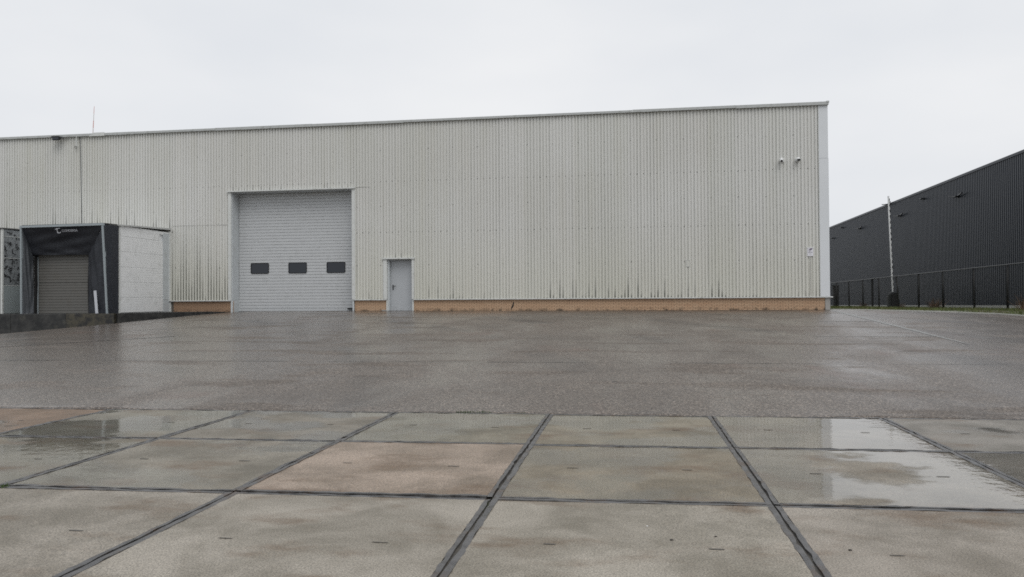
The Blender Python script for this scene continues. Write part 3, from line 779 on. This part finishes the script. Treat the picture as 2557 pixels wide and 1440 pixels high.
sheet([fpt(XL_, 4.56), fpt(XR_, 4.58), (HX1 - .02, HY - .09, 4.60), (HX0 + .3, HY - .09, 4.60)], 'top_cloth', M['fabric'], 6, -.02)
sheet([(x0i - .08, IY + .02, ZD + .01), (-24.36, HY - .07, ZD + .01), (-24.36, HY - .07, 3.42), (x0i - .05, IY + .02, 3.46)], 'inner_flap', M['rubber'], 4, .01)
sheet([(-22.05, HY - .07, ZD + .01), (x1i + .03, IY + .02, ZD + .01), (x1i + .03, IY + .02, 3.4), (-22.05, HY - .07, 3.4)], 'inner_flap', M['rubber'], 4, .01)
mb = MB(); 
for k, xx_ in enumerate((-24.42, -24.36)): mb.box(xx_, xx_ + .025, HY - .13, HY - .09, ZD, 3.3)
mb.build('door_track', M['alu'], shl)
mb = MB().bar((-21.27, 27.86, ZD + .01), (-21.36, 27.87, ZD + .93), .12, .02, ref=(0, 1, 0)); mb.build('marker_strip', M['logo'], shl)
def text_mesh(body, size, name):
    cu = bpy.data.curves.new(name, 'FONT'); cu.body = body; cu.size = size; cu.extrude = .002; cu.resolution_u = 3
    to = bpy.data.objects.new(name, cu); COL.objects.link(to); dg = bpy.context.evaluated_depsgraph_get()
    me = bpy.data.meshes.new_from_object(to.evaluated_get(dg)); bpy.data.objects.remove(to); return me
def place_mesh(me, name, mat, parent, origin, ux, uy):
    me.materials.clear(); me.materials.append(mat); o = bpy.data.objects.new(name, me); COL.objects.link(o); o.parent = parent
    ux = Vector(ux).normalized(); uy = Vector(uy); uy = (uy - ux*uy.dot(ux)).normalized(); uz = ux.cross(uy)
    M4 = Matrix((ux, uy, uz)).transposed().to_4x4(); M4.translation = Vector(origin) - ORG[parent]; o.matrix_local = M4; ORG[o] = ORG[parent]; return o
tv = Vector(top[0]) - Vector((x0i - .12, IY, zi + .02)); cz = 4.27; f_ = (cz - zi) / (4.46 - zi)
cy_ = IY + (fpt(0, 4.46)[1] - IY) * f_ - .095
lt = place_mesh(text_mesh('CONDERSA', .135, 'logo_text'), 'logo_text', M['logo'], tc, (-22.62, cy_, cz - .01), (1, 0, .01), tv)
# swooping Z mark
zpoly = [[(0, .10), (.05, .17), (.13, .185), (.24, .185), (.27, .17), (.19, .165), (.13, .13), (.11, .08), (.10, .02), (.17, .0), (.24, .03), (.25, .06), (.235, -.005), (.17, -.035), (.09, -.035), (.05, -.02), (.075, .06), (.085, .12), (.045, .13)]]
mb = MB(); zp = zpoly[0]; n = len(zp)
mb.v = [(x, y, 0) for x, y in zp] + [(x, y, .004) for x, y in zp]
mb.f = [tuple(range(n-1, -1, -1)), tuple(range(n, 2*n))] + [(i, (i+1) % n, (i+1) % n + n, i + n) for i in range(n)]
me = bpy.data.meshes.new('logo_mark'); me.from_pydata(mb.v, [], mb.f)
place_mesh(me, 'logo_mark', M['logo'], tc, (-22.90, cy_ - .002, cz - .03), (1, 0, .01), tv)

# second dock house at the frame's left edge
d2 = empty('dock_house', (-28.4, 30.2, ZD)); setp(d2, 'dock house with torn grey foam boards at the left edge of the photo', 'dock house')
X2 = -26.12
MB().box(-30.8, X2 - .04, HY, 31.88, ZD, 4.54).build('wall', M['inner'], d2)
for a, b, mt in ((ZD + .01, 2.13, 'plaing'), (2.15, 3.29, 'torn'), (3.32, 4.22, 'torn'), (4.25, 4.52, 'torn')):
    MB().box(X2 - .04, X2 - .005 + random.uniform(-.008, .008), HY + .06, 31.86, a, b).build('foam_board', M[mt], d2)
for z in (3.305, 4.235, 2.14): MB().box(X2 - .02, X2 + .006, HY + .06, 31.86, z - .012, z + .012).build('joint_strip', M['trim'], d2)
MB().box(X2 - .08, X2 + .012, HY - .02, HY + .055, ZD, 4.53).build('corner_strip', M['trim'], d2)
mb = MB(); mb.v = [(-30.9, HY - .08, 4.545), (X2 + .05, HY - .08, 4.545), (X2 + .05, 31.93, 4.63), (-30.9, 31.93, 4.63),
                   (-30.9, HY - .08, 4.58), (X2 + .05, HY - .08, 4.58), (X2 + .05, 31.93, 4.69), (-30.9, 31.93, 4.69)]
mb.f = [(0,3,2,1),(4,5,6,7),(0,1,5,4),(1,2,6,5),(2,3,7,6),(3,0,4,7)]; mb.build('roof', M['inner'], d2)

# ------------------------------------------------------------------ things on the facade
def dome(x, z, label, kind):
    e = empty('security_camera', (x, 31.90, z)); setp(e, label, 'camera', 'cameras on the pale facade')
    MB().tube([(x, 31.905, z + .03), (x, 31.865, z + .03)], .085, 16).build('mount_plate', M['white'], e, smooth=False)
    if kind == 0:
        mb = MB().tube([(x, 31.87, z + .06), (x - .03, 31.80, z + .05), (x - .05, 31.70, z + .03)], [.07, .08, .055], 14); mb.build('arm', M['white'], e, smooth=True)
        mb = MB(); prof_ = [(.075 * math.cos(a), .075 * math.sin(a)) for a in np.linspace(-1.4, 1.5, 8)]
        mb.tube([(x - .05, 31.70, z - .01 + q) for r, q in prof_], [max(r, .004) for r, q in prof_], 14); mb.build('ball', M['white'], e, smooth=True)
        MB().tube([(x - .05, 31.66, z - .02), (x - .055, 31.615, z - .04)], .045, 12).build('lens', M['black'], e)
        MB().box(x - .115, x - .045, 31.66, 31.80, z + .03, z + .055).build('hood', M['white'], e, bevel=.006)
    else:
        mb = MB().tube([(x, 31.87, z + .04), (x + .015, 31.78, z + .035), (x + .02, 31.70, z + .02)], [.085, .09, .07], 16); mb.build('body', M['white'], e, smooth=True)
        mb = MB().prism(rrect(x - .035, x + .085, z - .045, z + .03, .03), 31.655, 31.71); mb.build('lens', M['black'], e)
        MB().box(x - .05, x + .095, 31.66, 31.75, z + .035, z + .06).build('hood', M['white'], e, bevel=.008)
dome(6.13, 6.92, 'white ball camera turned down to the left, on the pale wall', 0)
dome(6.72, 6.92, 'white camera with a dark slot face, nearer the wall corner', 1)
sg = empty('camera_sign', (7.18, 31.89, 3.25)); setp(sg, 'small white camera warning sign on the wall near the corner', 'sign')
MB().box(7.065, 7.295, 31.878, 31.893, 3.075, 3.43).build('plate', M['signw'], sg, bevel=.003)
MB().box(7.058, 7.302, 31.870, 31.894, 3.405, 3.437).build('edge_strip', M['white'], sg)
mb = MB(); ell = lambda cx0, cz0, a, b, rot: [(cx0 + a*math.cos(t)*math.cos(rot) - b*math.sin(t)*math.sin(rot), cz0 + a*math.cos(t)*math.sin(rot) + b*math.sin(t)*math.cos(rot)) for t in np.linspace(0, 2*math.pi, 19)[:-1]]
mb.prism(ell(7.20, 3.355, .068, .036, .45), 31.8755, 31.8775); mb.prism(ell(7.137, 3.325, .026, .022, .4), 31.8750, 31.8775)
mb.prism([(7.195, 3.33), (7.21, 3.33), (7.20, 3.29), (7.165, 3.275), (7.165, 3.262), (7.208, 3.28)], 31.8755, 31.8775)
mb.prism(ell(7.15, 3.268, .022, .014, 0), 31.8755, 31.8775); mb.build('camera_icon', M['ink'], sg)
mb = MB()
for k in range(9): mb.box(7.098 + k*.019, 7.112 + k*.019, 31.8760, 31.8775, 3.218, 3.238)
for k in range(6): mb.box(7.128 + k*.017, 7.140 + k*.017, 31.8760, 31.8775, 3.155, 3.168)
mb.build('print_lines', M['ink'], sg)
MB().tube([(7.19, 31.9, 3.07), (7.19, 31.895, 2.2), (7.192, 31.897, 1.5)], .006, 6).build('sign_cable', M['screw'], sg)
fl = empty('floodlight', (-26.2, 31.8, 9.03)); setp(fl, 'black floodlight under the eave of the pale warehouse', 'floodlight')
MB().box(-26.38, -26.03, 31.52, 31.62, 8.93, 9.07).build('lamp_head', M['black'], fl, bevel=.03)
MB().bar((-26.2, 31.60, 9.0), (-26.2, 31.82, 9.06), .05).build('bracket', M['black'], fl)
MB().box(-26.36, -26.05, 31.512, 31.522, 8.95, 9.05).build('lens_glass', M['glass'], fl)
MB().prism([(-26.47, 9.06), (-25.95, 9.06), (-26.02, 9.12), (-26.4, 9.12)], 31.52, 31.75).build('cooling_fins', M['black'], fl)
cb = empty('cable_drop', (-25.3, 31.85, 8.7)); setp(cb, 'thin cable with a coiled end hanging from the eave beside the floodlight', 'cable')
MB().tube([(-25.33, 31.79, 9.13), (-25.33, 31.78, 8.95), (-25.33, 31.79, 8.66)], .016, 6).build('cable', M['trim'], cb)
MB().tube([(-25.36 + .055*math.cos(a), 31.79, 8.62 + .055*math.sin(a)) for a in np.linspace(.4, 6.6, 14)], .014, 6).build('coil', M['screw'], cb)
dp = empty('wall_conduit', (-25.17, 31.88, 4.8)); setp(dp, 'thin dark conduit running down the wall to the dock roof', 'conduit')
MB().tube([(-25.22, 31.885, 9.12), (-25.18, 31.888, 7.5), (-25.14, 31.888, 6.0), (-25.12, 31.888, 4.7)], .016, 6).build('pipe', M['screw'], dp)
MB().tube([(-25.185, 31.89, 9.12), (-25.145, 31.89, 7.5), (-25.105, 31.89, 6.0), (-25.085, 31.89, 4.7)], .014, 6).build('cover', M['trim'], dp)
an = empty('antenna', (-25.42, 33, 9.1)); setp(an, 'thin red and white whip antenna above the warehouse roof', 'antenna')
M['red'] = plain('faded_red', (.62, .30, .27), .5, .1); M['whitep'] = plain('pale_pole', (.70, .66, .65), .5, .1)
for k in range(5):
    a = 9.1 + k * .345; f0, f1 = k / 5, (k + 1) / 5
    MB().tube([(-25.44 + .09*f0, 33, a), (-25.44 + .09*f1, 33, a + .345)], [.026 - .017*f0, .026 - .017*f1], 8).build('rod', M['red'] if k % 2 == 0 else M['whitep'], an)
wo = empty('wall_outlet', (2.4, 31.9, 2.8)); setp(wo, 'faint small box outline on the wall, low between the ribs', 'wall box')
mb = MB(); 
for p, q in (((2.33, 2.72), (2.47, 2.72)), ((2.33, 2.98), (2.47, 2.98)), ((2.33, 2.72), (2.33, 2.98)), ((2.47, 2.72), (2.47, 2.98))): mb.bar((p[0], 31.896, p[1]), (q[0], 31.896, q[1]), .012)
mb.build('frame', M['sill'], wo)
MB().box(2.337, 2.463, 31.897, 31.90, 2.727, 2.973).build('lid', M['clad'], wo)

# ------------------------------------------------------------------ the black warehouse
BX = lambda y: 22 + .0074 * (y - 46)
dz = lambda y: -.0083 * (y - 46)
B0 = empty('black_warehouse', (22.3, 70, .6)); setp(B0, 'long black ribbed warehouse behind the fence on the right', 'warehouse')
mb = MB(); P2 = .25; y = 24.0
while y < 118:
    for q, o_ in ((0, 0.), (.46, 0.), (.56, .045), (.90, .045)):
        yy_ = y + q * P2; mb.v += [(BX(yy_) + o_, yy_, .90 + dz(yy_)), (BX(yy_) + o_, yy_, 9.52 + dz(yy_))]
    y += P2
for i in range(len(mb.v)//2 - 1): mb.f.append((2*i, 2*i+2, 2*i+3, 2*i+1))
mb.build('ribbed_cladding', M['dark'], B0)
def along(name, x0, x1, z0, z1, mat, ya=24., yb=118.):
    mb = MB(); vs_ = []
    for y in (ya, yb):
        for x, z in ((x0, z0), (x1, z0), (x1, z1), (x0, z1)): vs_.append((BX(y) + x, y, z + dz(y)))
    mb.add(vs_, [(0,1,2,3),(7,6,5,4),(0,4,5,1),(1,5,6,2),(2,6,7,3),(3,7,4,0)]); return mb.build(name, mat, B0)
along('hall', .06, 40, -.3, 9.48, M['dark'])
along('roof_edge', -.05, .4, 9.50, 9.66, M['dark'])
along('plinth', -.02, .05, -.2, .905, M['kerb'])
LP = [(55.3, 8.20, 1, 'nearest of the twin-arm lamps on the black wall, by the right edge'), (61.5, 8.85, 0, 'single dark lamp near the roof edge, right of the barrier pole'),
      (66.6, 8.10, 1, 'twin-arm wall lamp just right of the striped barrier pole'), (69.6, 9.40, 1, 'lamp arm at the roof edge touching the striped barrier pole'),
      (77.9, 8.08, 1, 'twin-arm wall lamp left of the striped barrier pole'), (84.2, 8.75, 0, 'small single lamp high on the far end of the black wall'),
      (88.0, 7.93, 0, 'farthest wall lamp, at the pale warehouse corner')]
for y, z, kd, lab in LP:
    x = BX(y); e = empty('wall_lamp', (x, y, z)); setp(e, lab, 'lamp', 'lamps on the black warehouse wall')
    MB().box(x - .30, x - .02, y - .18, y + .18, z - .06, z + .03).build('lamp_head', M['black'], e, bevel=.02)
    MB().bar((x - .1, y, z + .02), (x + .02, y, z - .10), .06).build('bracket', M['black'], e)
    if kd:
        for s in (-1, 1): MB().bar((x - .12, y + s*.15, z), (x - .22, y + s*1.0, z + .10), .10, .07).build('arm', M['black'], e)

# fence
FX = 16.6
fz = lambda y: .79 - .0075 * (y - 38)
fe = empty('mesh_fence', (FX, 48, .7)); setp(fe, 'long black chain link fence in front of the black warehouse', 'fence')
PYs = [26.0, 29.6, 33.2, 36.7, 40.07, 43.76, 47.2, 50.9, 54.3, 57.9, 61.4, 64.85, 68.3, 71.8]
for y in PYs:
    lean = .16 if y == 50.9 else random.uniform(-.02, .03)
    r = .050
    MB().tube([(FX + lean, y, fz(y) - .15), (FX, y, fz(y) + 2.03)], r, 8).build('post', M['post'], fe, smooth=True)
MB().tube([(FX, y, fz(y) + 2.03) for y in np.linspace(26, 71.8, 24)], .026, 6).build('top_rail', M['rail'], fe, smooth=True)
for a, b in zip(PYs, PYs[1:]):
    mb = MB(); s = .075; H = 1.98; L = b - a; k = -int(H / s) - 1; r = .0011
    while k * s < L:
        for sgn in (1, -1):
            u0 = k * s; u1 = u0 + H
            t0 = max(0, -u0 / H); t1 = min(1, (L - u0) / H)
            if t1 <= t0: continue
            y0, y1 = a + u0 + H*t0, a + u0 + H*t1
            z0, z1 = (H*t0, H*t1) if sgn > 0 else (H - H*t0, H - H*t1)
            p = Vector((FX - .03, y0, fz(y0) + .03 + z0)); q = Vector((FX - .03, y1, fz(y1) + .03 + z1))
            d = (q - p).normalized(); n1 = d.cross(Vector((1, 0, 0))).normalized() * r; n2 = Vector((r, 0, 0))
            base = len(mb.v)
            for c in (p, q): mb.v += [tuple(c + n1), tuple(c - n1*.5 + n2), tuple(c - n1*.5 - n2)]
            mb.f += [(base, base+1, base+4, base+3), (base+1, base+2, base+5, base+4), (base+2, base, base+3, base+5)]
        k += 1
    mb.build('chain_link_mesh', M['wire'], fe)
gp = empty('gate_post', (16.9, 66.5, .5)); setp(gp, 'thick black gate post beside the pale warehouse corner', 'gate post')
MB().box(16.75, 17.15, 66.3, 66.7, .2, 2.35).build('column', M['post'], gp, bevel=.02); MB().box(16.70, 17.2, 66.25, 66.75, 2.35, 2.41).build('cap', M['post'], gp)
gq = empty('gate_post', (18.0, 60.4, .5)); setp(gq, 'slimmer black post standing behind the fence, left of the barrier', 'gate post')
MB().tube([(18.0, 60.4, .3), (18.0, 60.4, 2.75)], .07, 8).build('column', M['post'], gq); MB().box(17.9, 18.1, 60.3, 60.5, 2.75, 2.79).build('cap', M['post'], gq)
bb = empty('boom_barrier', (19.2, 59.5, .6)); setp(bb, 'raised white striped barrier boom with a dark housing behind the fence', 'barrier')
MB().box(19.0, 19.45, 59.25, 59.75, .3, 1.68).build('housing', M['post'], bb, bevel=.03)
MB().box(18.95, 19.48, 59.2, 59.8, 1.69, 1.74).build('housing_lid', M['rail'], bb, bevel=.01)
MB().box(18.78, 18.99, 59.35, 59.65, .3, 1.6).build('side_box', M['wire'], bb, bevel=.02)
p0, p1 = Vector((19.15, 59.5, 1.8)), Vector((18.93, 59.5, 8.85))
MB().bar(p0, p1, .11, .06, ref=(0, 1, 0)).build('boom', M['white'], bb)
for k in range(17):
    a = p0.lerp(p1, (k + .1) / 17); b = p0.lerp(p1, (k + .55) / 17); o_ = Vector((.05, -.035, 0))
    MB().bar(a + o_, b + o_, .05, .012, ref=(0, 1, 0)).build('stripe', M['black'], bb)

# ------------------------------------------------------------------ weeds, plants, bits on the ground
def tuft(x, y, z, w, n, hmax, mat, name, label, cat, group=None, depth=.05):
    mb = MB()
    for _ in range(n):
        px = x + random.uniform(-w, w); py = y + random.gauss(0, depth); h = random.uniform(.3, 1) * hmax
        a = random.uniform(0, 6.28); bw = hmax * (.09 if hmax < .2 else .018); lx, ly = random.gauss(0, .35*hmax), random.gauss(0, .35*hmax)
        dx, dy = math.cos(a)*bw, math.sin(a)*bw; k = len(mb.v)
        mb.v += [(px-dx, py-dy, z), (px+dx, py+dy, z), (px+lx*.5+dx*.8, py+ly*.5+dy*.8, z+h*.6), (px+lx*.5-dx*.8, py+ly*.5-dy*.8, z+h*.6), (px+lx, py+ly, z+h)]
        mb.f += [(k, k+1, k+2, k+3), (k+3, k+2, k+4)]
    return setp(mb.build(name, mat, None), label, cat, group)
tuft(-1.95, 9.42, -.01, .22, 150, .045, M['weed'], 'weed_tuft', 'low green weeds in the crack between asphalt and slabs', 'weeds', depth=.02)
tuft(-1.35, 9.44, -.01, .08, 30, .03, M['weed'], 'weed_tuft', 'tiny dark weed spot in the same crack, right of the long tuft', 'weeds', depth=.015)
tuft(-.985, 5.25, -.02, .015, 60, .03, M['weed'], 'moss_patch', 'green moss at the slab joint crossing in the foreground', 'moss', depth=.07)
tuft(-.98, 4.95, -.02, .012, 30, .022, M['weed'], 'moss_patch', 'thin moss line down the front slab joint below the crossing', 'moss', depth=.12)
tuft(-4.80, 5.26, -.01, .03, 60, .035, M['weed'], 'weed_tuft', 'small green weed at the slab corner on the left edge', 'weeds', depth=.02)
tuft(1.2, 5.46, -.02, .25, 60, .015, M['weed'], 'moss_patch', 'mossy dirt in the joint in front of the bright puddle', 'moss', depth=.008)
for (x, y, w, h, lab) in ((17.6, 47.5, .25, .75, 'reddish dry weed behind the middle fence posts'), (16.9, 35.2, .5, .8, 'dry brown weed at the right edge behind the fence'), (17.4, 60.5, .3, .5, 'small dry weed left of the barrier housing'), (17.3, 52.0, .15, .4, 'short reddish weed right of the barrier housing')):
    tuft(x, y, yard(x, y), w, 110, h, M['dry'], 'dry_weed', lab, 'dry weed', depth=.15)
def pebble(x, y, r, lab, mat):
    mb = MB(); n = 7
    for ring, (rr, zz) in enumerate(((1, 0), (.85, .5), (.4, .8))):
        for k in range(n):
            a = 6.283*k/n; q = rr * r * random.uniform(.75, 1.15); mb.v.append((x + q*math.cos(a)*1.3, y + q*math.sin(a), .003 + zz*r*.7))
    for l in range(2): mb.f += [(l*n+k, l*n+(k+1) % n, (l+1)*n+(k+1) % n, (l+1)*n+k) for k in range(n)]
    mb.f.append(tuple(2*n + k for k in range(n)))
    setp(mb.build('leaf_scrap' if mat is M['bark'] else 'pebble', mat), lab, 'debris' if mat is M['bark'] else 'pebble')
for px, py, r, lab, mt in ((.236, 4.60, .010, 'dark scrap on the front slab, left of the pair below the joint', 'bark'), (.50, 4.70, .007, 'tiny dark scrap beside the larger one on the front slab', 'bark'),
                           (1.22, 4.55, .009, 'dark scrap on the slab right of the front joint', 'bark'), (.10, 4.86, .005, 'small white pebble on the front middle slab', 'white')):
    pebble(px, py, r, lab, M[mt])

scene.cycles.use_denoising = False
scene.cycles.use_adaptive_sampling = False
scene.cycles.sampling_pattern = 'BLUE_NOISE'
scene.cycles.filter_width = 1.7
